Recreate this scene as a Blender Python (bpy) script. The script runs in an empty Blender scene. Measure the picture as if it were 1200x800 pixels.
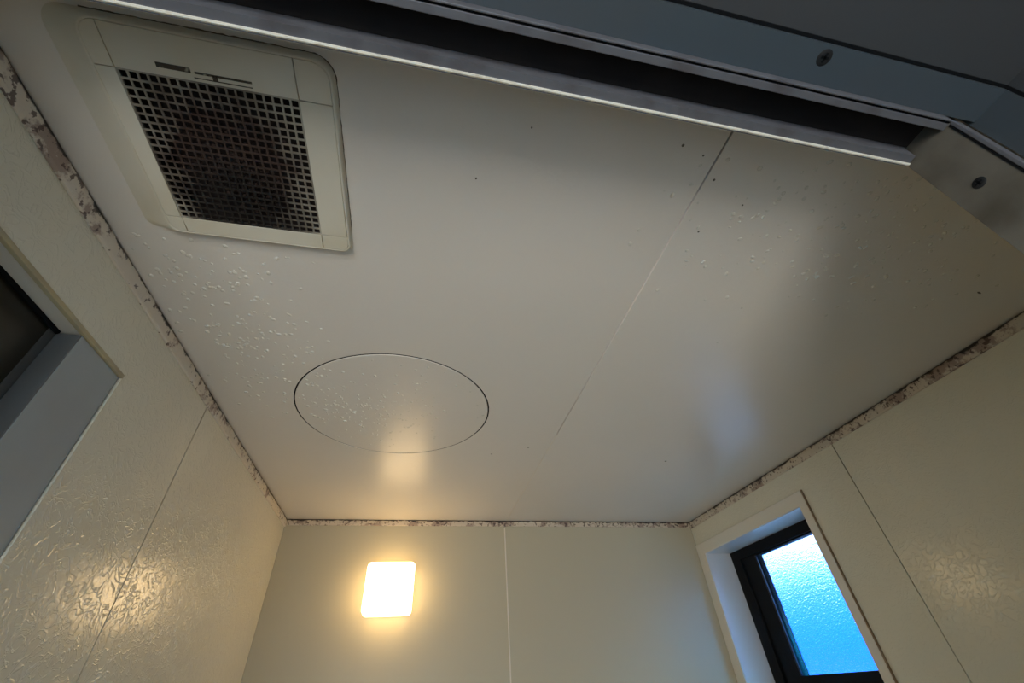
import bpy, bmesh, math, random
from mathutils import Matrix, Vector

S = bpy.context.scene
COL = S.collection
rnd = random.Random(7)
PI = math.pi
Z0 = 1.5                      # camera height above the floor; z below is given relative to it

# ------------------------------------------------------------------ camera
cam_d = bpy.data.cameras.new('camera')
cam_d.sensor_width = 36.0
cam_d.lens = 36.0 * 495.15 / 1200
cam_d.clip_start = 0.01
cam = bpy.data.objects.new('camera', cam_d)
COL.objects.link(cam)
R_ = Vector((.97883738, -.19748603, -.05363441)).normalized()
U_ = Vector((-.08699082, -.63878365, .76445278)).normalized()
B_ = R_.cross(U_).normalized()
m = Matrix((R_, U_, B_)).transposed().to_4x4()
m.translation = (0, 0, Z0)
cam.matrix_world = m
S.camera = cam

# ------------------------------------------------------------------ exposure
S.view_settings.view_transform = 'Standard'
S.view_settings.look = 'None'
S.view_settings.exposure = -0.1
S.view_settings.gamma = 1.0
S.cycles.max_bounces = 10
S.cycles.diffuse_bounces = 6
S.cycles.use_denoising = True

# ------------------------------------------------------------------ sky: deep blue with a white cloud bank above the horizon
W = bpy.data.worlds.new('sky')
S.world = W
W.use_nodes = True
nt = W.node_tree
nt.nodes.clear()
def wn(t, **k):
    n = nt.nodes.new(t)
    for a, v in k.items(): setattr(n, a, v)
    return n
tc = wn('ShaderNodeTexCoord'); sx = wn('ShaderNodeSeparateXYZ')
nt.links.new(tc.outputs['Generated'], sx.inputs[0])
nz = wn('ShaderNodeTexNoise'); nz.inputs['Scale'].default_value = 3; nz.inputs['Detail'].default_value = 3
nt.links.new(tc.outputs['Generated'], nz.inputs['Vector'])
ma = wn('ShaderNodeMath', operation='MULTIPLY_ADD'); ma.inputs[1].default_value = .05
hz = wn('ShaderNodeMath', operation='MULTIPLY_ADD'); hz.inputs[1].default_value = .5; hz.inputs[2].default_value = .475
nt.links.new(sx.outputs['Z'], hz.inputs[0])
nt.links.new(nz.outputs[0], ma.inputs[0]); nt.links.new(hz.outputs[0], ma.inputs[2])
rp = wn('ShaderNodeValToRGB')
e = rp.color_ramp.elements
e[0].position = 0.0; e[0].color = (.26, .46, .75, 1)            # pale ground outside
e[1].position = .44; e[1].color = (.20, .46, .95, 1)
for p, c in ((.495, (.010, .24, 1.9, 1)), (.535, (.015, .31, 2.1, 1)), (.575, (.12, .58, 2.0, 1)), (.60, (1.5, 1.7, 1.75, 1)),
             (.645, (1.4, 1.6, 1.7, 1)), (.69, (.12, 4.3, 9.5, 1)), (1.0, (.12, 4.2, 9.5, 1))):
    k = e.new(p); k.color = c
nt.links.new(ma.outputs[0], rp.inputs[0])
bg = wn('ShaderNodeBackground'); bg.inputs['Strength'].default_value = 2.0
nt.links.new(rp.outputs[0], bg.inputs['Color'])
wo = wn('ShaderNodeOutputWorld'); nt.links.new(bg.outputs[0], wo.inputs[0])

# ------------------------------------------------------------------ added fill light standing in for daylight from the unseen washroom
def area(name, loc, rot, sx_, sy_, power, color):
    d = bpy.data.lights.new(name, 'AREA'); d.shape = 'RECTANGLE'; d.size = sx_; d.size_y = sy_
    d.energy = power; d.color = color
    o = bpy.data.objects.new(name, d); COL.objects.link(o); o.location = loc; o.rotation_euler = rot
    return o
area('washroom_fill', (-0.45, -1.85, .72), (math.radians(95), 0, math.radians(-14)), 1.0, 1.2, 47, (1.0, .97, .91))
LAMP_EMIT = 8.0

# ------------------------------------------------------------------ materials
def mat(name, color, rough=.5, metal=0.0, bump=None, spec=.5, mott=None, trans=0.0, ior=1.45, emit=None, coat=0.0):
    M = bpy.data.materials.new(name); M.use_nodes = True
    T = M.node_tree; B = T.nodes['Principled BSDF']
    B.inputs['Base Color'].default_value = (*color, 1); B.inputs['Roughness'].default_value = rough
    B.inputs['Metallic'].default_value = metal; B.inputs['Specular IOR Level'].default_value = spec
    B.inputs['Transmission Weight'].default_value = trans; B.inputs['IOR'].default_value = ior
    B.inputs['Coat Weight'].default_value = coat
    t = T.nodes.new('ShaderNodeTexCoord')
    if mott:       # (scale, second colour, low, high)
        n = T.nodes.new('ShaderNodeTexNoise'); n.inputs['Scale'].default_value = mott[0]; n.inputs['Detail'].default_value = 5
        T.links.new(t.outputs['Object'], n.inputs['Vector'])
        r = T.nodes.new('ShaderNodeMapRange'); r.inputs[1].default_value = mott[2]; r.inputs[2].default_value = mott[3]
        T.links.new(n.outputs[0], r.inputs[0])
        x = T.nodes.new('ShaderNodeMix'); x.data_type = 'RGBA'
        x.inputs[6].default_value = (*color, 1); x.inputs[7].default_value = (*mott[1], 1)
        T.links.new(r.outputs[0], x.inputs[0]); T.links.new(x.outputs[2], B.inputs['Base Color'])
    if bump:       # list of (scale, strength, distance, distortion, stretch, ridged)
        prev = None
        for (sc, st, di, dis, stretch, ridged) in bump:
            mp = T.nodes.new('ShaderNodeMapping'); mp.inputs['Scale'].default_value = stretch
            T.links.new(t.outputs['Object'], mp.inputs['Vector'])
            n = T.nodes.new('ShaderNodeTexNoise'); n.inputs['Scale'].default_value = sc; n.inputs['Detail'].default_value = 2
            n.inputs['Distortion'].default_value = dis
            T.links.new(mp.outputs[0], n.inputs['Vector'])
            src = n.outputs[0]
            if ridged:
                a = T.nodes.new('ShaderNodeMath'); a.operation = 'SUBTRACT'; a.inputs[1].default_value = .5
                b = T.nodes.new('ShaderNodeMath'); b.operation = 'ABSOLUTE'
                c = T.nodes.new('ShaderNodeMapRange'); c.inputs[1].default_value = 0; c.inputs[2].default_value = .05
                c.inputs[3].default_value = 1; c.inputs[4].default_value = 0
                T.links.new(src, a.inputs[0]); T.links.new(a.outputs[0], b.inputs[0]); T.links.new(b.outputs[0], c.inputs[0]); src = c.outputs[0]
            bp = T.nodes.new('ShaderNodeBump'); bp.inputs['Strength'].default_value = st; bp.inputs['Distance'].default_value = di
            T.links.new(src, bp.inputs['Height'])
            if prev: T.links.new(prev.outputs[0], bp.inputs['Normal'])
            prev = bp
        T.links.new(prev.outputs[0], B.inputs['Normal'])
    if emit:
        B.inputs['Emission Color'].default_value = (*emit[0], 1); B.inputs['Emission Strength'].default_value = emit[1]
    return M

CREAM = (.60, .555, .46)
M_ceil = mat('ceiling enamel', (.63, .583, .51), .30, bump=[(60, .10, .002, .3, (1, 1, 1), False), (170, .45, .0008, 0, (.5, 1.8, 1), False)],
             mott=(3.0, (.605, .567, .495), .35, .7))
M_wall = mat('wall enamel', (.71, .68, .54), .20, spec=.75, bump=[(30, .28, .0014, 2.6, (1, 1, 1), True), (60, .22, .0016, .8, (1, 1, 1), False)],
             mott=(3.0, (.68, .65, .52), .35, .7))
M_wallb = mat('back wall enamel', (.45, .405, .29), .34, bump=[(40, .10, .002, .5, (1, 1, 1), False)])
M_gap = mat('dark joint', (.05, .04, .032), .8)
M_void = mat('void', (.03, .027, .024), .9)
M_caulk = mat('pale sealant', (.66, .60, .50), .45, bump=[(90, .3, .001, 0, (1, 1, 1), False)])
M_brown = mat('aged brown sealant', (.20, .135, .075), .6, mott=(40, (.30, .22, .13), .4, .6))
M_yellow = mat('yellowed sealant', (.47, .40, .235), .5, mott=(30, (.38, .33, .22), .4, .65))
M_case = mat('window casing', (.72, .68, .58), .4, bump=[(60, .08, .002, .3, (1, 1, 1), False)])
M_reveal = mat('window reveal', (.66, .66, .64), .22, spec=.7)
M_black = mat('black anodised frame', (.002, .003, .004), .5, spec=.2)
M_grey = mat('blue grey enamel', (.36, .40, .40), .4, bump=[(200, .1, .0006, 0, (1, 1, 1), False)], mott=(8, (.33, .36, .365), .4, .65))
M_dkglass = mat('dark glass', (.018, .016, .011), .25, mott=(4, (.03, .026, .017), .35, .7))
M_alu = mat('weathered aluminium', (.13, .135, .15), .5, .25, bump=[(250, .15, .0006, 0, (.2, 1, 1), False)], mott=(28, (.095, .092, .10), .5, .72))
M_edge = mat('lit edge', (.90, .87, .76), .30, .0, mott=(60, (.55, .5, .4), .55, .8))  # pale colour carries the lamp's light on the nosing
M_frame = mat('slate blue frame', (.065, .085, .10), .35, .2, bump=[(120, .08, .0008, 0, (.3, 1, 1), False)], mott=(7, (.075, .088, .098), .4, .7))
M_jamb = mat('stained jamb', (.16, .148, .12), .45, .2, mott=(14, (.09, .08, .06), .48, .75))
M_line = mat('dark rubber', (.006, .007, .008), .8, spec=.1)
M_slot = mat('track recess', (.010, .009, .009), .8, spec=.2, mott=(9, (.018, .015, .014), .45, .7))
M_lining = mat('dark lining', (.045, .049, .052), .55, mott=(5, (.045, .046, .047), .4, .7))
M_screw = mat('dull steel', (.016, .017, .018), .6, .1, spec=.25)
M_cover = mat('yellowed plastic', (.60, .56, .45), .38, bump=[(80, .06, .001, .2, (1, 1, 1), False)], mott=(9, (.56, .51, .385), .45, .68))
M_floor = mat('floor vinyl', (.72, .70, .64), .5, mott=(6, (.58, .56, .53), .4, .6))
M_plain = mat('washroom plaster', (.55, .56, .56), .8)
M_lampbase = mat('lamp base', (.7, .68, .62), .4)
M_shade = mat('lit opal glass', (.9, .88, .82), .3, emit=((1.0, .67, .31), LAMP_EMIT))
M_drop = mat('water', (.84, .80, .70), .06, trans=.28, ior=1.33, spec=.9)

def mould(name, axis_ref, lo, hi, seed, amount, base=(.64, .575, .47)):
    """cream plastic cove with brown-purple mould; the growth is denser towards the joint with the ceiling"""
    M = bpy.data.materials.new(name); M.use_nodes = True
    T = M.node_tree; B = T.nodes['Principled BSDF']; B.inputs['Roughness'].default_value = .5
    N = T.nodes.new; Lk = T.links.new
    t = N('ShaderNodeTexCoord'); sep = N('ShaderNodeSeparateXYZ'); Lk(t.outputs['Object'], sep.inputs[0])
    g = N('ShaderNodeMapRange'); g.inputs[1].default_value = lo; g.inputs[2].default_value = hi
    Lk(sep.outputs[axis_ref], g.inputs[0])                     # 0 low edge .. 1 ceiling edge
    mp = N('ShaderNodeMapping'); mp.inputs['Location'].default_value = (seed, seed * 2, seed * 3); Lk(t.outputs['Object'], mp.inputs[0])
    def noise(sc, det, rough=.6):
        n = N('ShaderNodeTexNoise'); n.inputs['Scale'].default_value = sc; n.inputs['Detail'].default_value = det
        n.inputs['Roughness'].default_value = rough; Lk(mp.outputs[0], n.inputs['Vector']); return n.outputs[0]
    def mth(op, a, b, clamp=False):
        n = N('ShaderNodeMath'); n.operation = op; n.use_clamp = clamp
        for i, v in enumerate((a, b)):
            if isinstance(v, (int, float)): n.inputs[i].default_value = v
            else: Lk(v, n.inputs[i])
        return n.outputs[0]
    def rng(v, a, b):
        n = N('ShaderNodeMapRange'); n.inputs[1].default_value = a; n.inputs[2].default_value = b; Lk(v, n.inputs[0]); return n.outputs[0]
    def mixc(f, a, b):
        x = N('ShaderNodeMix'); x.data_type = 'RGBA'; Lk(f, x.inputs[0])
        for i, v in ((6, a), (7, b)):
            if isinstance(v, tuple): x.inputs[i].default_value = (*v, 1)
            else: Lk(v, x.inputs[i])
        return x.outputs[2]
    g3 = mth('POWER', g.outputs[0], 3.0)
    patch = mth('MULTIPLY', mth('SUBTRACT', noise(7, 2), .5), .55)
    blot = rng(mth('ADD', mth('ADD', noise(26, 5, .7), patch), mth('MULTIPLY', g.outputs[0], .03)), .60 - amount, .68 - amount)
    spots = rng(mth('ADD', mth('ADD', noise(85, 3), mth('MULTIPLY', patch, .5)), mth('MULTIPLY', g3, .13)), .655 - amount, .70 - amount)
    line = rng(mth('ADD', mth('MULTIPLY', g3, .60), mth('ADD', noise(40, 4), mth('MULTIPLY', patch, .5))), .86 - amount, .95 - amount)
    c = mixc(mth('MULTIPLY', blot, .75), base, (.23, .155, .125))
    c = mixc(mth('MULTIPLY', spots, .85), c, (.065, .035, .03))
    c = mixc(line, c, (.025, .018, .014))
    Lk(c, B.inputs['Base Color'])
    bp = N('ShaderNodeBump'); bp.inputs['Strength'].default_value = .3; bp.inputs['Distance'].default_value = .001
    Lk(noise(120, 3), bp.inputs['Height']); Lk(bp.outputs[0], B.inputs['Normal'])
    return M

# ------------------------------------------------------------------ mesh helpers
def link(name, me, mt, parent=None, kind=None):
    o = bpy.data.objects.new(name, me); COL.objects.link(o)
    me.materials.append(mt)
    if parent: o.parent = parent
    if kind: o['kind'] = kind
    return o

def add_box(bm, x0, x1, y0, y1, z0, z1, bev=0.0, seg=2, edges=None):
    b2 = bmesh.new()
    bmesh.ops.create_cube(b2, size=1)
    for v in b2.verts:
        v.co = Vector(((x0 + x1) / 2 + v.co.x * (x1 - x0), (y0 + y1) / 2 + v.co.y * (y1 - y0), (z0 + z1) / 2 + v.co.z * (z1 - z0)))
    if bev:
        es = [e_ for e_ in b2.edges if edges is None or edges(e_)]
        bmesh.ops.bevel(b2, geom=es, offset=bev, segments=seg, affect='EDGES', profile=.5)
    tmp = bpy.data.meshes.new('t'); b2.to_mesh(tmp); b2.free()
    bm.from_mesh(tmp); bpy.data.meshes.remove(tmp)

def finish(bm, smooth=False):
    me = bpy.data.meshes.new('mesh')
    bmesh.ops.translate(bm, verts=bm.verts, vec=(0, 0, Z0))
    bmesh.ops.recalc_face_normals(bm, faces=bm.faces)
    if smooth:
        for f in bm.faces: f.smooth = True
    bm.to_mesh(me); bm.free()
    return me

def box(name, b, mt, parent=None, bev=0.0, kind=None, seg=2, edges=None):
    bm = bmesh.new(); add_box(bm, *b, bev=bev, seg=seg, edges=edges)
    return link(name, finish(bm), mt, parent, kind)

def boxes(name, bl, mt, parent=None, bev=0.0, kind=None):
    bm = bmesh.new()
    for b in bl: add_box(bm, *b, bev=bev)
    return link(name, finish(bm), mt, parent, kind)

def rect(a0, a1, b0, b1): return [(a0, b0), (a1, b0), (a1, b1), (a0, b1)]
def rrect(a0, a1, b0, b1, r, n=8):
    pts = []
    for cx, cy, s in ((a1 - r, b1 - r, 0), (a0 + r, b1 - r, 1), (a0 + r, b0 + r, 2), (a1 - r, b0 + r, 3)):
        for i in range(n + 1):
            t = (s + i / n) * PI / 2
            pts.append((cx + r * math.cos(t), cy + r * math.sin(t)))
    return pts
def circ(cx, cy, rx, ry, n=96): return [(cx + rx * math.cos(2 * PI * i / n), cy + ry * math.sin(2 * PI * i / n)) for i in range(n)]

def plate(name, outer, holes, d0, d1, axes, mt, parent=None, bev=0.0, kind=None):
    """flat plate with holes; axes 'xy','yz','xz' give its plane, d0..d1 its extent along the third axis"""
    cu = bpy.data.curves.new('c', 'CURVE'); cu.dimensions = '2D'; cu.fill_mode = 'BOTH'
    cu.extrude = (d1 - d0) / 2 - bev
    cu.bevel_depth = bev; cu.bevel_resolution = 1; cu.offset = -bev
    for pts in [outer] + holes:
        s = cu.splines.new('POLY'); s.points.add(len(pts) - 1)
        for p, q in zip(s.points, pts): p.co = (q[0], q[1], 0, 1)
        s.use_cyclic_u = True
    co = bpy.data.objects.new('c', cu); COL.objects.link(co)
    dg = bpy.context.evaluated_depsgraph_get(); dg.update()
    me = bpy.data.meshes.new_from_object(co.evaluated_get(dg))
    bpy.data.objects.remove(co); bpy.data.curves.remove(cu)
    bm = bmesh.new(); bm.from_mesh(me); bpy.data.meshes.remove(me)
    bmesh.ops.remove_doubles(bm, verts=bm.verts, dist=1e-5)
    mid = (d0 + d1) / 2
    for v in bm.verts:
        a, b, c = v.co
        v.co = {'xy': (a, b, mid + c), 'yz': (mid + c, a, b), 'xz': (a, mid + c, b)}[axes]
    return link(name, finish(bm), mt, parent, kind)

def tag(o, label, cat, group=None):
    o['label'] = label; o['category'] = cat
    if group: o['group'] = group
def empty(name, loc, kind=None):
    o = bpy.data.objects.new(name, None); COL.objects.link(o); o.location = (0, 0, 0); o.empty_display_size = .1
    if kind: o['kind'] = kind
    return o
def thing(name, loc, label, cat, group=None):
    o = bpy.data.objects.new(name, None); COL.objects.link(o); o.location = (loc[0], loc[1], loc[2] + Z0)
    tag(o, label, cat, group); return o
def adopt(root, parts):
    inv = Matrix.Translation(root.location).inverted()
    for p in parts:
        p.parent = root; p.matrix_parent_inverse = inv
    return parts

# ------------------------------------------------------------------ room dimensions (z relative to the camera)
XL, XR, YF, YB, ZC, ZF = -.472, 1.188, .148, 1.756, .55, -1.5
SX = .3615                      # joint line of ceiling and back wall
G = .0013                       # half joint

# floor
box('floor', (XL - .15, XR + .15, -2.0, YB + .1, ZF - .08, ZF), M_floor, kind='structure')

# vent and hatch geometry
VX0, VX1, VY0, VY1 = -.359, -.1745, .2335, .421       # grille window
HC = (-.073, .9385); HR = .230

# ceiling: dark slab above, two enamelled panels below
ceil = boxes('ceiling', [(XL - .05, XR + .05, YF, YB + .05, .66, .70)], M_void, kind='structure')
plate('ceiling_panel', rect(XL - .004, SX - G, YF, YB), [rect(VX0 - .012, VX1 + .012, VY0 - .012, VY1 + .012), circ(*HC, HR, HR)],
      ZC, ZC + .009, 'xy', M_ceil, ceil, bev=.0005)
plate('ceiling_panel', rect(SX + G, XR + .004, YF, YB), [], ZC, ZC + .009, 'xy', M_ceil, ceil, bev=.0005)
box('joint_backing', (SX - .02, SX + .02, YF, YB, ZC + .0095, ZC + .016), M_gap, ceil)
box('sealant_bead', (SX - G * .9, SX + G * .9, 1.02, YB, ZC - .0006, ZC + .009), M_caulk, ceil)

# inspection hatch: a round lid let into the ceiling
bm = bmesh.new()
n = 96; prof = [(HR - .0045, ZC + .008), (HR - .0034, ZC + .0007), (HR - .0040, ZC - .0004), (HR - .006, ZC - .0007)]
rings = []
for r, z in prof: rings.append([bm.verts.new((HC[0] + r * math.cos(2 * PI * i / n), HC[1] + r * math.sin(2 * PI * i / n), z)) for i in range(n)])
for a, b in zip(rings, rings[1:]):
    for i in range(n): bm.faces.new((a[i], a[(i + 1) % n], b[(i + 1) % n], b[i]))
bm.faces.new(rings[-1]); bm.faces.new(rings[0][::-1])
lid = link('hatch_lid', finish(bm), M_ceil)
bm = bmesh.new()
for i in range(n):
    a, b = 2 * PI * i / n, 2 * PI * (i + 1) / n
    q = [(HR - .0033, a), (HR - .0003, a), (HR - .0003, b), (HR - .0033, b)]
    lo = [bm.verts.new((HC[0] + r * math.cos(t), HC[1] + r * math.sin(t), ZC + .0008)) for r, t in q]
    bm.faces.new(lo)
ring = link('rim_seat', finish(bm), M_line)
hatch = thing('inspection_hatch', (HC[0], HC[1], ZC), 'round flush cream hatch cover in the ceiling, outlined by a thin dark circle', 'hatch')
adopt(hatch, [lid, ring])

# ------------------------------------------------------------------ walls
WT = .012
OPZ = (-.07, .411); OPY = (1.147, 1.707)     # window opening in the right wall
wr = plate('wall_right', rect(YF, YB + .05, ZF, .66), [rect(OPY[0] - .003, OPY[1] + .003, OPZ[0] - .003, OPZ[1] + .003)], XR + WT + .001, XR + .11, 'yz', M_void, kind='structure')
plate('wall_panel', rect(YF, .9405 - G, ZF, ZC - .0005), [], XR, XR + WT, 'yz', M_wall, wr, bev=.0005)
plate('wall_panel', rect(.9405 + G, YB, ZF, ZC - .0005), [rect(*OPY, *OPZ)], XR, XR + WT, 'yz', M_wall, wr, bev=.0005)

LOY = (.19, .652); LOZ = (-.62, .4205)       # opening in the left wall
wl = plate('wall_left', rect(YF, YB + .05, ZF, .66), [rect(LOY[0], LOY[1], LOZ[0], LOZ[1])], XL - .09, XL - WT - .001, 'yz', M_void, kind='structure')
plate('wall_panel', rect(YF, .9165 - G, ZF, ZC - .0005), [rect(LOY[0] - .0, LOY[1], *LOZ)], XL - WT, XL, 'yz', M_wall, wl, bev=.0005)
plate('wall_panel', rect(.9165 + G, YB, ZF, ZC - .0005), [], XL - WT, XL, 'yz', M_wall, wl, bev=.0005)

wb = box('wall_back', (XL - .09, XR + .11, YB + WT + .001, YB + .05, ZF, .66), M_void, kind='structure')
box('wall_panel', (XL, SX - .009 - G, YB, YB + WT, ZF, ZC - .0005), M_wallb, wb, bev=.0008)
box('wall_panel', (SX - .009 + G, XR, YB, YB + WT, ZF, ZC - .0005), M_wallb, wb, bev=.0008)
box('sealant_bead', (SX - .009 - .0022, SX - .009 + .0022, YB - .0012, YB + .004, ZF, ZC - .026), M_caulk, wb, bev=.001)

# ------------------------------------------------------------------ mouldy cove strips between walls and ceiling
H = .0285
M_m1 = mould('mouldy strip left', 'Z', Z0 + ZC - H, Z0 + ZC, 1.3, .055)
M_m2 = mould('mouldy strip back', 'Z', Z0 + ZC - .022, Z0 + ZC, 5.1, .105, base=(.55, .465, .35))
M_m3 = mould('mouldy strip right', 'Z', Z0 + ZC - H, Z0 + ZC, 9.7, .075, base=(.58, .51, .41))
def strip(name, pts, a0, a1, axis, mt):
    """profile in (out-from-wall, z) extruded along axis"""
    bm = bmesh.new(); k = 120
    rows = []
    for i in range(k + 1):
        t = a0 + (a1 - a0) * i / k
        row = []
        for j, (d, z) in enumerate(pts):
            w = (rnd.random() - .5) * .0007 if 0 < j < len(pts) - 1 else 0
            row.append(bm.verts.new({'L': (XL + d + w, t, z), 'R': (XR - d - w, t, z), 'B': (t, YB - d - w, z)}[axis]))
        rows.append(row)
    for a, b in zip(rows, rows[1:]):
        for j in range(len(pts)): 
            jj = (j + 1) % len(pts)
            bm.faces.new((a[j], a[jj], b[jj], b[j]))
    bm.faces.new(rows[0]); bm.faces.new(rows[-1][::-1])
    return link(name, finish(bm), mt, kind='structure')
prof = [(0.0005, ZC - H), (.0035, ZC - H + .0005), (.0045, ZC - H + .004), (.0048, ZC - .010), (.0042, ZC - .003), (.0025, ZC - .0006), (.0005, ZC - .0006)]
strip('trim_1', prof, YF + .001, YB - .001, 'L', M_m1)
strip('trim_3', prof, YF + .001, YB - .001, 'R', M_m3)
HB = .022
profb = [(0.0005, ZC - HB), (.003, ZC - HB + .0005), (.0035, ZC - HB + .004), (.0035, ZC - .008), (.0032, ZC - .003), (.002, ZC - .0006), (.0005, ZC - .0006)]
strip('trim_2', profb, XL + .006, XR - .006, 'B', M_m2)

# ------------------------------------------------------------------ window in the right wall
w1 = empty('window_1', None, 'structure')
plate('casing', rect(1.1185, 1.7535, -.13, .4515), [rect(OPY[0] + .0015, OPY[1] - .001, OPZ[0], OPZ[1])], XR - .0055, XR - .0003, 'yz', M_case, w1, bev=.0012)
boxes('sealant_line', [(XR - .0045, XR - .0003, 1.1140, 1.1182, -.13, .452)], M_brown, w1)
FX = 1.298
rv = [(XR - .0005, FX + .03, OPY[0] - .002, OPY[0] + .0015, OPZ[0], OPZ[1]), (XR - .0005, FX + .03, OPY[1] - .0015, OPY[1] + .002, OPZ[0], OPZ[1]),
      (XR - .0005, FX + .03, OPY[0] + .0015, OPY[1] - .0015, OPZ[1] - .0015, OPZ[1] + .002), (XR - .0005, FX + .03, OPY[0] + .0015, OPY[1] - .0015, OPZ[0] - .002, OPZ[0] + .0015)]
boxes('reveal_lining', rv, M_reveal, w1)
fy0, fy1, fz0, fz1 = OPY[0] + .0016, OPY[1] - .0016, OPZ[0] + .0016, OPZ[1] - .0016
plate('window_frame', rect(fy0, fy1, fz0, fz1), [rect(fy0 + .045, fy1 - .05, fz0 + .04, fz1 - .035)], FX, FX + .045, 'yz', M_black, w1, bev=.002)
plate('sash', rect(fy0 + .044, fy1 - .049, fz0 + .039, fz1 - .034), [rect(fy0 + .06, 1.566, .0015, fz1 - .040)], FX + .008, FX + .038, 'yz', M_black, w1, bev=.002)
box('sash_bead', (FX + .004, FX + .010, 1.5655, 1.572, .0015, fz1 - .04), mat('blue black bead', (.012, .02, .03), .3), w1, bev=.001)
MG = bpy.data.materials.new('figured glass'); MG.use_nodes = True
T = MG.node_tree; T.nodes.clear()
tcg = T.nodes.new('ShaderNodeTexCoord'); mpg = T.nodes.new('ShaderNodeMapping'); mpg.inputs['Scale'].default_value = (1, 1, 1.6)
vg = T.nodes.new('ShaderNodeTexNoise'); vg.inputs['Scale'].default_value = 150; vg.inputs['Detail'].default_value = 2
bg_ = T.nodes.new('ShaderNodeBump'); bg_.inputs['Strength'].default_value = .55; bg_.inputs['Distance'].default_value = .0016
gg = T.nodes.new('ShaderNodeBsdfGlass'); gg.inputs['Roughness'].default_value = .08; gg.inputs['IOR'].default_value = 1.3; gg.inputs['Color'].default_value = (.96, .98, 1, 1)
og = T.nodes.new('ShaderNodeOutputMaterial')
T.links.new(tcg.outputs['Object'], mpg.inputs[0]); T.links.new(mpg.outputs[0], vg.inputs['Vector']); T.links.new(vg.outputs[0], bg_.inputs['Height'])
T.links.new(bg_.outputs[0], gg.inputs['Normal']); T.links.new(gg.outputs[0], og.inputs[0])
box('pane', (FX + .020, FX + .024, fy0 + .055, 1.57, -.003, fz1 - .036), MG, w1)

# ------------------------------------------------------------------ recessed window in the left wall
w2 = empty('window_2', None, 'structure')
box('soffit', (XL - .05, XL - .002, LOY[0], LOY[1], LOZ[1] - .001, LOZ[1] + .004), M_case, w2)
box('sealant_line', (XL - .006, XL + .0008, .30, LOY[1] + .001, LOZ[1] - .0055, LOZ[1] + .0012), M_yellow, w2, bev=.0008)
box('stile', (XL - .034, XL - .003, .549, LOY[1] - .0015, LOZ[0], LOZ[1] - .0060), M_grey, w2, bev=.0012)
box('sash', (XL - .036, XL - .0345, .536, .549, LOZ[0], LOZ[1] - .006), mat('dark grey enamel', (.10, .105, .105), .5), w2)
box('shade_strip', (XL - .033, XL - .004, .5470, .5489, LOZ[0], LOZ[1] - .0062), mat('grey shade tone', (.15, .16, .16), .5), w2)  # added darker piece, puts shade on the stile's narrow face
box('backing', (XL - .052, XL - .0455, LOY[0] - .0, LOY[1], LOZ[0], LOZ[1] - .0015), M_void, w2)
box('pane', (XL - .045, XL - .036, LOY[0], .62, LOZ[0], LOZ[1] - .002), M_dkglass, w2)
box('gasket', (XL - .034, XL - .031, LOY[0], .5485, LOZ[1] - .0075, LOZ[1] - .0015), M_line, w2)

# ------------------------------------------------------------------ door frame in front (header above, jambs at the sides)
d1 = empty('door_1', None, 'structure')
JX = .530; JXL = -.43
ZH = .45
def ch(e_): # lower inner edge only
    return all(v.co.z < ZH + .001 and v.co.y > .144 for v in e_.verts)
box('track_lip', (JXL, JX - .004, .1335, .1462, ZH, .53), M_alu, d1)
bm = bmesh.new()                               # bright rounded nosing of the track, facing the room
P = [(.1418, ZH - .0012), (.1436, ZH - .0012), (.1462, ZH + .0010), (.1478, ZH + .0045), (.1480, ZH + .009), (.1463, ZH + .009), (.1418, ZH + .0005)]
ra = [bm.verts.new((JXL, y, z)) for y, z in P]; rb = [bm.verts.new((JX - .003, y, z)) for y, z in P]
for i in range(len(P)): bm.faces.new((ra[i], ra[(i + 1) % len(P)], rb[(i + 1) % len(P)], rb[i]))
bm.faces.new(ra); bm.faces.new(rb[::-1])
link('nosing', finish(bm), M_edge, d1)
box('track_recess', (JXL, JX + .002, .1042, .1333, ZH + .022, .53), M_slot, d1)
box('track_lip', (JXL, JX, .0968, .1040, ZH, .53), M_alu, d1, bev=.0006)
box('gasket', (JXL, JX, .0948, .0966, ZH + .0012, .52), M_line, d1)
box('bead', (JXL, JX, .0926, .0946, ZH - .0006, .52), M_alu, d1, bev=.0006)
box('header', (JXL - .04, .571, .0592, .0925, .462, .53), M_frame, d1)
box('joint_line', (JXL - .04, .573, .0562, .0591, .468, .53), M_line, d1)
# jambs
for x0, x1, s in ((JX, JX + .042, 1), (JXL - .042, JXL, -1)):
    box('jamb', (x0, x1, .0985, .1462, ZF, .53), M_jamb, d1, bev=.0006)
    e0, e1 = (x0 - .0012, x0 + .010) if s > 0 else (x1 - .010, x1 + .0012)
    box('gasket', (e0 + (.0005 if s > 0 else 0), e1 - (0 if s > 0 else .0005), .0966, .0984, ZF, ZH - .001), M_line, d1)
    box('bead', (e0, e1, .0926, .0965, ZF, ZH), M_alu, d1, bev=.0008)
    o0, o1 = (.571, .60) if s > 0 else (JXL - .075, JXL - .041)
    box('outer_jamb', (o0, o1, .0592, .0965, ZF, .53), M_frame, d1)
    o0, o1 = (.5745, .60) if s > 0 else (JXL - .075, JXL - .0445)
    box('joint_line', (o0, o1, .0562, .0591, ZF, .53), M_line, d1)
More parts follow.
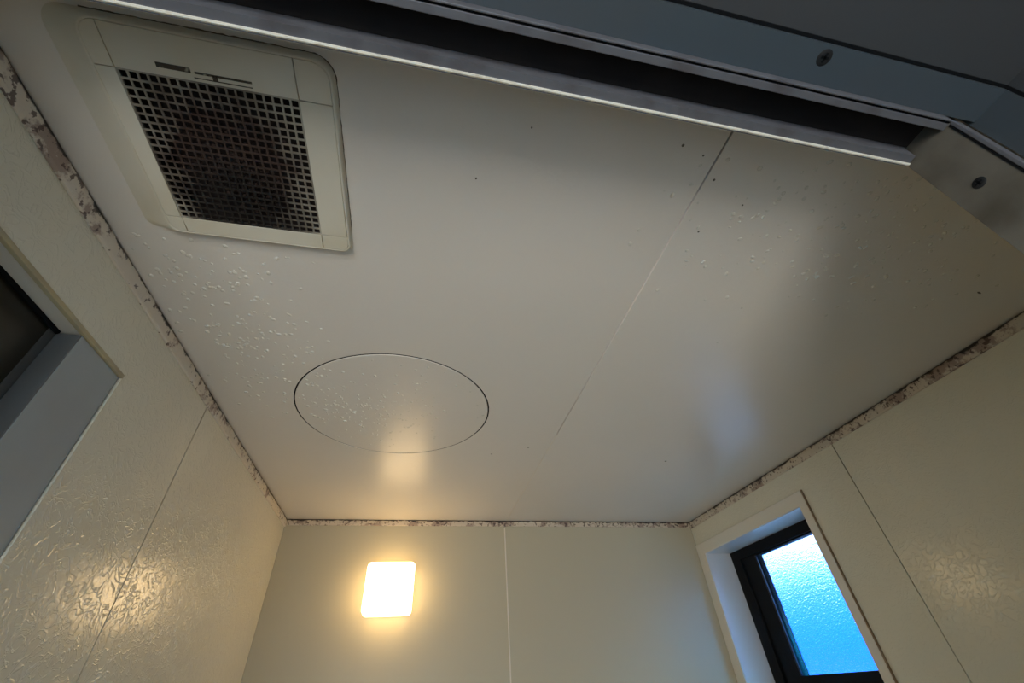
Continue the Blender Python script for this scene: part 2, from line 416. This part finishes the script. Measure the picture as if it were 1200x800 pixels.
# screws
def screw(px, py, pz, nrm, rad=.0068):
    bm = bmesh.new(); k = 20
    pr = [(rad * 1.1, .0001), (rad, .0007), (rad * .55, .0009)]
    rg = [[bm.verts.new((r * math.cos(2 * PI * i / k), r * math.sin(2 * PI * i / k), z)) for i in range(k)] for r, z in pr]
    for a, b in zip(rg, rg[1:]):
        for i in range(k): bm.faces.new((a[i], a[(i + 1) % k], b[(i + 1) % k], b[i]))
    bm.faces.new(rg[-1])
    q = Vector((0, 0, 1)).rotation_difference(Vector(nrm)).to_matrix().to_4x4(); q.translation = (px, py, pz)
    bm.transform(q)
    o = link('screw', finish(bm, True), M_screw, d1)
    bm = bmesh.new()
    for a, b in ((rad * .62, rad * .17), (rad * .17, rad * .62)): add_box(bm, -a, a, -b, b, .0006, .0011)
    bm.transform(q)
    link('cross_recess', finish(bm), M_line, o)
screw(.352, .0698, .462, (0, 0, -1))
screw(JX, .1225, .3735, (-1, 0, 0), .0055)

# door lining of the thick wall, on the camera's side
l1 = box('trim_4', (-.52, .5765, -.20, .0560, .470, .53), M_lining, kind='structure')
box('trim_5', (.577, .60, -.20, .0560, ZF, .53), M_lining, kind='structure')
box('trim_6', (-.54, -.5205, -.20, .0560, ZF, .53), M_lining, kind='structure')
wf = boxes('wall_front', [(-.60, 1.30, -.18, .1465, .5305, .95), (.6005, 1.30, -.18, .1465, ZF, .53), (-.60, -.5405, -.18, .1465, ZF, .53)], M_plain, kind='structure')
boxes('wall_washroom', [(-1.0, -.95, -2.0, -.18, ZF, .95), (1.45, 1.50, -2.0, -.18, ZF, .95), (-1.0, 1.50, -2.05, -2.0, ZF, .95)], M_plain, kind='structure')
boxes('ceiling_washroom', [(-1.0, 1.50, -2.05, .14, .95, .99)], M_plain, kind='structure')

# ------------------------------------------------------------------ extractor grille
vent = thing('extractor_vent_cover', ((VX0 + VX1) / 2, (VY0 + VY1) / 2, ZC), 'square yellowed plastic extractor cover with a grimy dark mesh in the ceiling corner', 'vent')
parts = []
VZ = ZC - .011
OX0, OX1, OY0, OY1 = -.382, -.1335, .186, .4505
# sloping rim around the cover
def ring_mesh(loops):
    bm = bmesh.new(); rg = [[bm.verts.new((x, y, z)) for x, y in l] for l, z in loops]
    for a, b in zip(rg, rg[1:]):
        k = len(a)
        for i in range(k): bm.faces.new((a[i], a[(i + 1) % k], b[(i + 1) % k], b[i]))
    return bm
rr = .022
def rr4(x0, x1, y0, y1, r0, r1):      # larger corners at the front, smaller at the back
    pts = []
    for cx, cy, q, r in ((x1, y1, 0, r1), (x0, y1, 1, r1), (x0, y0, 2, r0), (x1, y0, 3, r0)):
        ox = cx - r if q in (0, 3) else cx + r; oy = cy - r if q in (0, 1) else cy + r
        for i in range(9):
            t = (q + i / 8) * PI / 2; pts.append((ox + r * math.cos(t), oy + r * math.sin(t)))
    return pts
rim = ring_mesh([(rr4(OX0 - .034, OX1 + .0005, OY0 - .0005, OY1 + .001, .024, .014), ZC - .0001), (rr4(OX0 - .024, OX1, OY0, OY1, .023, .0135), ZC - .0016),
                 (rr4(OX0 - .010, OX1 - .001, OY0 + .001, OY1 - .001, .022, .013), VZ + .0035),
                 (rr4(OX0, OX1 - .002, OY0 + .002, OY1 - .002, .021, .0125), VZ + .0008), (rr4(OX0 + .003, OX1 - .004, OY0 + .004, OY1 - .0045, .020, .012), VZ - .0003),
                 (rr4(OX0 + .003, OX1 - .004, OY0 + .004, OY1 - .0045, .020, .012), VZ + .004)])
parts.append(link('rim', finish(rim, True), M_cover))
ia, ib, ic, id_ = OX0 + .0032, OX1 - .0042, OY0 + .0042, OY1 - .0047
g = .0005
def corner_poly(x0, x1, y0, y1, which):
    pts = []
    r = {'bl': .0185, 'br': .0185, 'tl': .0112, 'tr': .0112}.get(which, .01)
    if which in ('bl', 'tl'): r = min(r, x1 - x0 - .001)
    for cx, cy, s, nm in ((x1, y1, 0, 'tr'), (x0, y1, 1, 'tl'), (x0, y0, 2, 'bl'), (x1, y0, 3, 'br')):
        if nm == which:
            ox = cx - r if s in (0, 3) else cx + r; oy = cy - r if s in (0, 1) else cy + r
            for i in range(9):
                t = (s + i / 8) * PI / 2; pts.append((ox + r * math.cos(t), oy + r * math.sin(t)))
        else: pts.append((cx, cy))
    return pts
cells = [(ia, VX0, ic, VY0, 'bl'), (VX0, VX1, ic, VY0, None), (VX1, ib, ic, VY0, 'br'), (ia, VX0, VY0, VY1, None), (VX1, ib, VY0, VY1, None),
         (ia, VX0, VY1, id_, 'tl'), (VX0, VX1, VY1, id_, None), (VX1, ib, VY1, id_, 'tr')]
for x0, x1, y0, y1, c in cells:
    parts.append(plate('cover_segment', corner_poly(x0 + g, x1 - g, y0 + g, y1 - g, c), [], VZ, VZ + .004, 'xy', M_cover, bev=.0004))
parts.append(plate('backing', rr4(ia, ib, ic, id_, .0185, .0112), [rect(VX0 + .001, VX1 - .001, VY0 + .001, VY1 - .001)], VZ + .0042, VZ + .006, 'xy', M_gap))
# brown strip painted as the shadow gap along the cover's front and right edge
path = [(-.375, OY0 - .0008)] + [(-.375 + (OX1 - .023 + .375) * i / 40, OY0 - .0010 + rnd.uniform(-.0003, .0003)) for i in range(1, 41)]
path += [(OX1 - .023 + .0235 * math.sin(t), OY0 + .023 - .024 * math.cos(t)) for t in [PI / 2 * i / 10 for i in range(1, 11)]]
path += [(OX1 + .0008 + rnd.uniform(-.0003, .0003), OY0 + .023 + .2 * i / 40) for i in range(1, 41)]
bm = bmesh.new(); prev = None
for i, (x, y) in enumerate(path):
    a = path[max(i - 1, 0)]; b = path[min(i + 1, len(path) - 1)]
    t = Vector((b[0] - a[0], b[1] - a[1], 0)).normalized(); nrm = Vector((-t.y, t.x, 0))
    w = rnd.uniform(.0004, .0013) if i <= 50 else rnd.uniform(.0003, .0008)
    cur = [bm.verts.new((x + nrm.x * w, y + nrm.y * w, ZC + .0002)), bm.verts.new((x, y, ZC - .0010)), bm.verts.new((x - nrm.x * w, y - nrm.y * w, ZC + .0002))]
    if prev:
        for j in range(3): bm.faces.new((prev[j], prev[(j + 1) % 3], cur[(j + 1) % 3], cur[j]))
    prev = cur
parts.append(link('shadow_line', finish(bm), mat('brown shadow tone', (.09, .068, .042), .8, mott=(45, (.22, .19, .13), .5, .65))))
# latch slot with mouldy edges near the front side
parts.append(boxes('latch_slot', [(-.316, -.283, .2200, .2250, VZ - .0006, VZ + .001), (-.279, -.222, .2228, .2250, VZ - .0006, VZ + .001),
                                  (-.281, -.222, .2288, .2297, VZ - .0005, VZ + .001), (-.262, -.257, .2235, .2297, VZ - .0006, VZ + .001)],
                   mat('grime', (.05, .038, .025), .7, mott=(120, (.30, .27, .19), .56, .68))))
# mesh: 19 x 20 openings
MGR = bpy.data.materials.new('grimy mesh plastic'); MGR.use_nodes = True
T = MGR.node_tree; B = T.nodes['Principled BSDF']; B.inputs['Roughness'].default_value = .6
tcg = T.nodes.new('ShaderNodeTexCoord')
def grimeblob(cx, cy, r0, r1, sy=1.0):
    mp = T.nodes.new('ShaderNodeMapping'); mp.vector_type = 'POINT'
    mp.inputs['Location'].default_value = (-cx, -cy * sy, 0); mp.inputs['Scale'].default_value = (1, sy, 0)
    T.links.new(tcg.outputs['Object'], mp.inputs[0])
    l = T.nodes.new('ShaderNodeVectorMath'); l.operation = 'LENGTH'; T.links.new(mp.outputs[0], l.inputs[0])
    nn = T.nodes.new('ShaderNodeTexNoise'); nn.inputs['Scale'].default_value = 35; nn.inputs['Detail'].default_value = 4
    T.links.new(tcg.outputs['Object'], nn.inputs['Vector'])
    a = T.nodes.new('ShaderNodeMath'); a.operation = 'MULTIPLY_ADD'; a.inputs[1].default_value = .09
    T.links.new(nn.outputs[0], a.inputs[0]); T.links.new(l.outputs['Value'], a.inputs[2])
    r = T.nodes.new('ShaderNodeMapRange'); r.inputs[1].default_value = r1 + .045; r.inputs[2].default_value = r0 + .045
    T.links.new(a.outputs[0], r.inputs[0]); return r.outputs[0]
def mx(f, a, b):
    x = T.nodes.new('ShaderNodeMix'); x.data_type = 'RGBA'; T.links.new(f, x.inputs[0])
    for i, v in ((6, a), (7, b)):
        if isinstance(v, tuple): x.inputs[i].default_value = (*v, 1)
        else: T.links.new(v, x.inputs[i])
    return x.outputs[2]
c = mx(grimeblob(-.272, .330, .065, .135), (.36, .33, .26), (.045, .026, .020))
c = mx(grimeblob(-.272, .390, .045, .105, 1.3), c, (.008, .006, .005))
T.links.new(c, B.inputs['Base Color'])
bm = bmesh.new()
NX, NY = 19, 20; bw = .0023
px_ = (VX1 - VX0 - .001) / NX; py_ = (VY1 - VY0 - .001) / NY
for i in range(NX + 1):
    x = VX0 + .0005 + i * px_
    add_box(bm, x - bw / 2, x + bw / 2, VY0 + .0002, VY1 - .0002, VZ + .0008, VZ + .0022)
for j in range(NY + 1):
    y = VY0 + .0005 + j * py_
    add_box(bm, VX0 + .0002, VX1 - .0002, y - bw / 2, y + bw / 2, VZ + .0006, VZ + .0020)
parts.append(link('grille', finish(bm), MGR))
# dust clogging behind the mesh
bm = bmesh.new()
for k in range(520):
    a = rnd.random() * 2 * PI; rr_ = abs(rnd.gauss(0, .042))
    x = -.27 + rr_ * math.cos(a); y = .345 + rr_ * math.sin(a) * 1.1
    if not (VX0 + .004 < x < VX1 - .004 and VY0 + .004 < y < VY1 - .004): continue
    s = rnd.uniform(.0012, .0032)
    mtx = Matrix.Translation((x, y, VZ + .0045 + rnd.random() * .002)) @ Matrix.Diagonal((s, s * rnd.uniform(.6, 1.4), s * .5, 1))
    bmesh.ops.create_icosphere(bm, subdivisions=1, radius=1, matrix=mtx)
o = link('dust', finish(bm), mat('brown dust', (.045, .026, .020), .9, mott=(60, (.014, .010, .009), .4, .6))); o['kind'] = 'stuff'; parts.append(o)
parts.append(boxes('housing', [(VX0 - .008, VX1 + .008, VY0 - .008, VY1 + .008, VZ + .045, VZ + .05), (VX0 - .008, VX0 - .004, VY0 - .008, VY1 + .008, VZ + .006, VZ + .045),
                               (VX1 + .004, VX1 + .008, VY0 - .008, VY1 + .008, VZ + .006, VZ + .045), (VX0 - .008, VX1 + .008, VY0 - .008, VY0 - .004, VZ + .006, VZ + .045),
                               (VX0 - .008, VX1 + .008, VY1 + .004, VY1 + .008, VZ + .006, VZ + .045)], mat('soot brown housing', (.018, .012, .010), .8)))
adopt(vent, parts)

# ------------------------------------------------------------------ wall lamp
LX0, LX1, LZ0, LZ1, LY = -.150, .011, .228, .383, 1.662
lamp = thing('wall_lamp', ((LX0 + LX1) / 2, YB, (LZ0 + LZ1) / 2), 'glowing square opal lamp on the back wall, shining warm white', 'lamp')
sh = box('lamp_shade', (LX0, LX1, LY, YB - .014, LZ0, LZ1), M_shade, bev=.014, seg=4)
bp_ = box('base_plate', (LX0 + .006, LX1 - .006, YB - .0139, YB - .0002, LZ0 + .006, LZ1 - .006), M_lampbase, bev=.003)
adopt(lamp, [sh, bp_])

# ------------------------------------------------------------------ condensation droplets on the ceiling
def droplets(label, samples, smin, smax):
    bm = bmesh.new()
    n8 = 9
    for (x, y, w) in samples:
        r = rnd.uniform(smin, smax) * w
        st = rnd.uniform(.8, 1.3); an = rnd.random() * PI
        zc = ZC - (.0014 if math.hypot(x - HC[0], y - HC[1]) < HR - .006 else .0008)
        zc = ZC - .0006 if math.hypot(x - HC[0], y - HC[1]) < HR - .006 else ZC + .0001
        pr = [(1.0, 0), (.86, -.18), (.5, -.32)]
        rings = []
        for q, zz in pr:
            rg = []
            for i in range(n8):
                t = 2 * PI * i / n8
                a, b = q * r * st * math.cos(t), q * r / st * math.sin(t)
                rg.append(bm.verts.new((x + a * math.cos(an) - b * math.sin(an), y + a * math.sin(an) + b * math.cos(an), zc + zz * r)))
            rings.append(rg)
        top = bm.verts.new((x, y, zc - .37 * r))
        for a, b in zip(rings, rings[1:]):
            for i in range(n8): bm.faces.new((a[i], a[(i + 1) % n8], b[(i + 1) % n8], b[i]))
        for i in range(n8): bm.faces.new((rings[-1][i], rings[-1][(i + 1) % n8], top))
        bm.faces.new(rings[0][::-1])
    o = link('water_droplets', finish(bm, True), M_drop, kind='stuff')
    tag(o, label, 'water')
    return o
def near_hatch_edge(x, y): return abs(math.hypot(x - HC[0], y - HC[1]) - HR) < .009
s1 = []
while len(s1) < 300:
    y = rnd.uniform(.45, 1.0); x = rnd.uniform(-.458, -.18)
    d = (x + .39 - (y - .5) * .22) / .12
    if rnd.random() < math.exp(-d * d) * (1 if y < .85 else .5) and not near_hatch_edge(x, y) and not (x < -.1 and y < .47): s1.append((x, y, 1))
droplets('scattered clear droplets on the ceiling between the mouldy left strip and the round hatch', s1, .0015, .0042)
s2 = []
while len(s2) < 230:
    x, y = rnd.gauss(-.11, .09), rnd.gauss(.93, .09)
    if math.hypot(x - HC[0], y - HC[1]) < HR - .014: s2.append((x, y, 1))
droplets('fine dark-looking droplets on the round hatch cover', s2, .0012, .0032)
s3 = []
while len(s3) < 260:
    x = rnd.uniform(.30, 1.15); y = rnd.uniform(.19, .62)
    d = ((x - .66) / .24) ** 2 + ((y - .27) / .13) ** 2
    if abs(x - SX) > .008 and rnd.random() < math.exp(-d): s3.append((x, y, 1))
droplets('larger pale droplets on the right ceiling panel near the door header', s3, .0013, .0042)

# a few dark specks that sit on the ceiling enamel
bm = bmesh.new()
for x, y, a, b in ((1.03, .37, .0065, .0016), (.765, 1.153, .004, .003), (.305, .207, .002, .002), (.442, .275, .0014, .0014), (.04, .30, .0014, .0014), (.375, .245, .0018, .0018),
                   (.40, .33, .0015, .0015), (-.20, .98, .0016, .0016), (.20, 1.15, .003, .0012), (.30, 1.1, .003, .0012), (.34, .215, .0014, .0014), (.10, .22, .0012, .0012)):
    ring_ = [bm.verts.new((x + a * math.cos(t) * .9 - b * math.sin(t) * .3, y + b * math.sin(t) + a * math.cos(t) * .2, ZC - .0006)) for t in [2 * PI * i / 10 for i in range(10)]]
    top_ = [bm.verts.new((v.co.x, v.co.y, ZC + .0002)) for v in ring_]
    bm.faces.new(ring_)
    for i in range(10): bm.faces.new((ring_[i], ring_[(i + 1) % 10], top_[(i + 1) % 10], top_[i]))
link('speck', finish(bm), mat('dark speck', (.10, .085, .06), .7), ceil, kind='stuff')
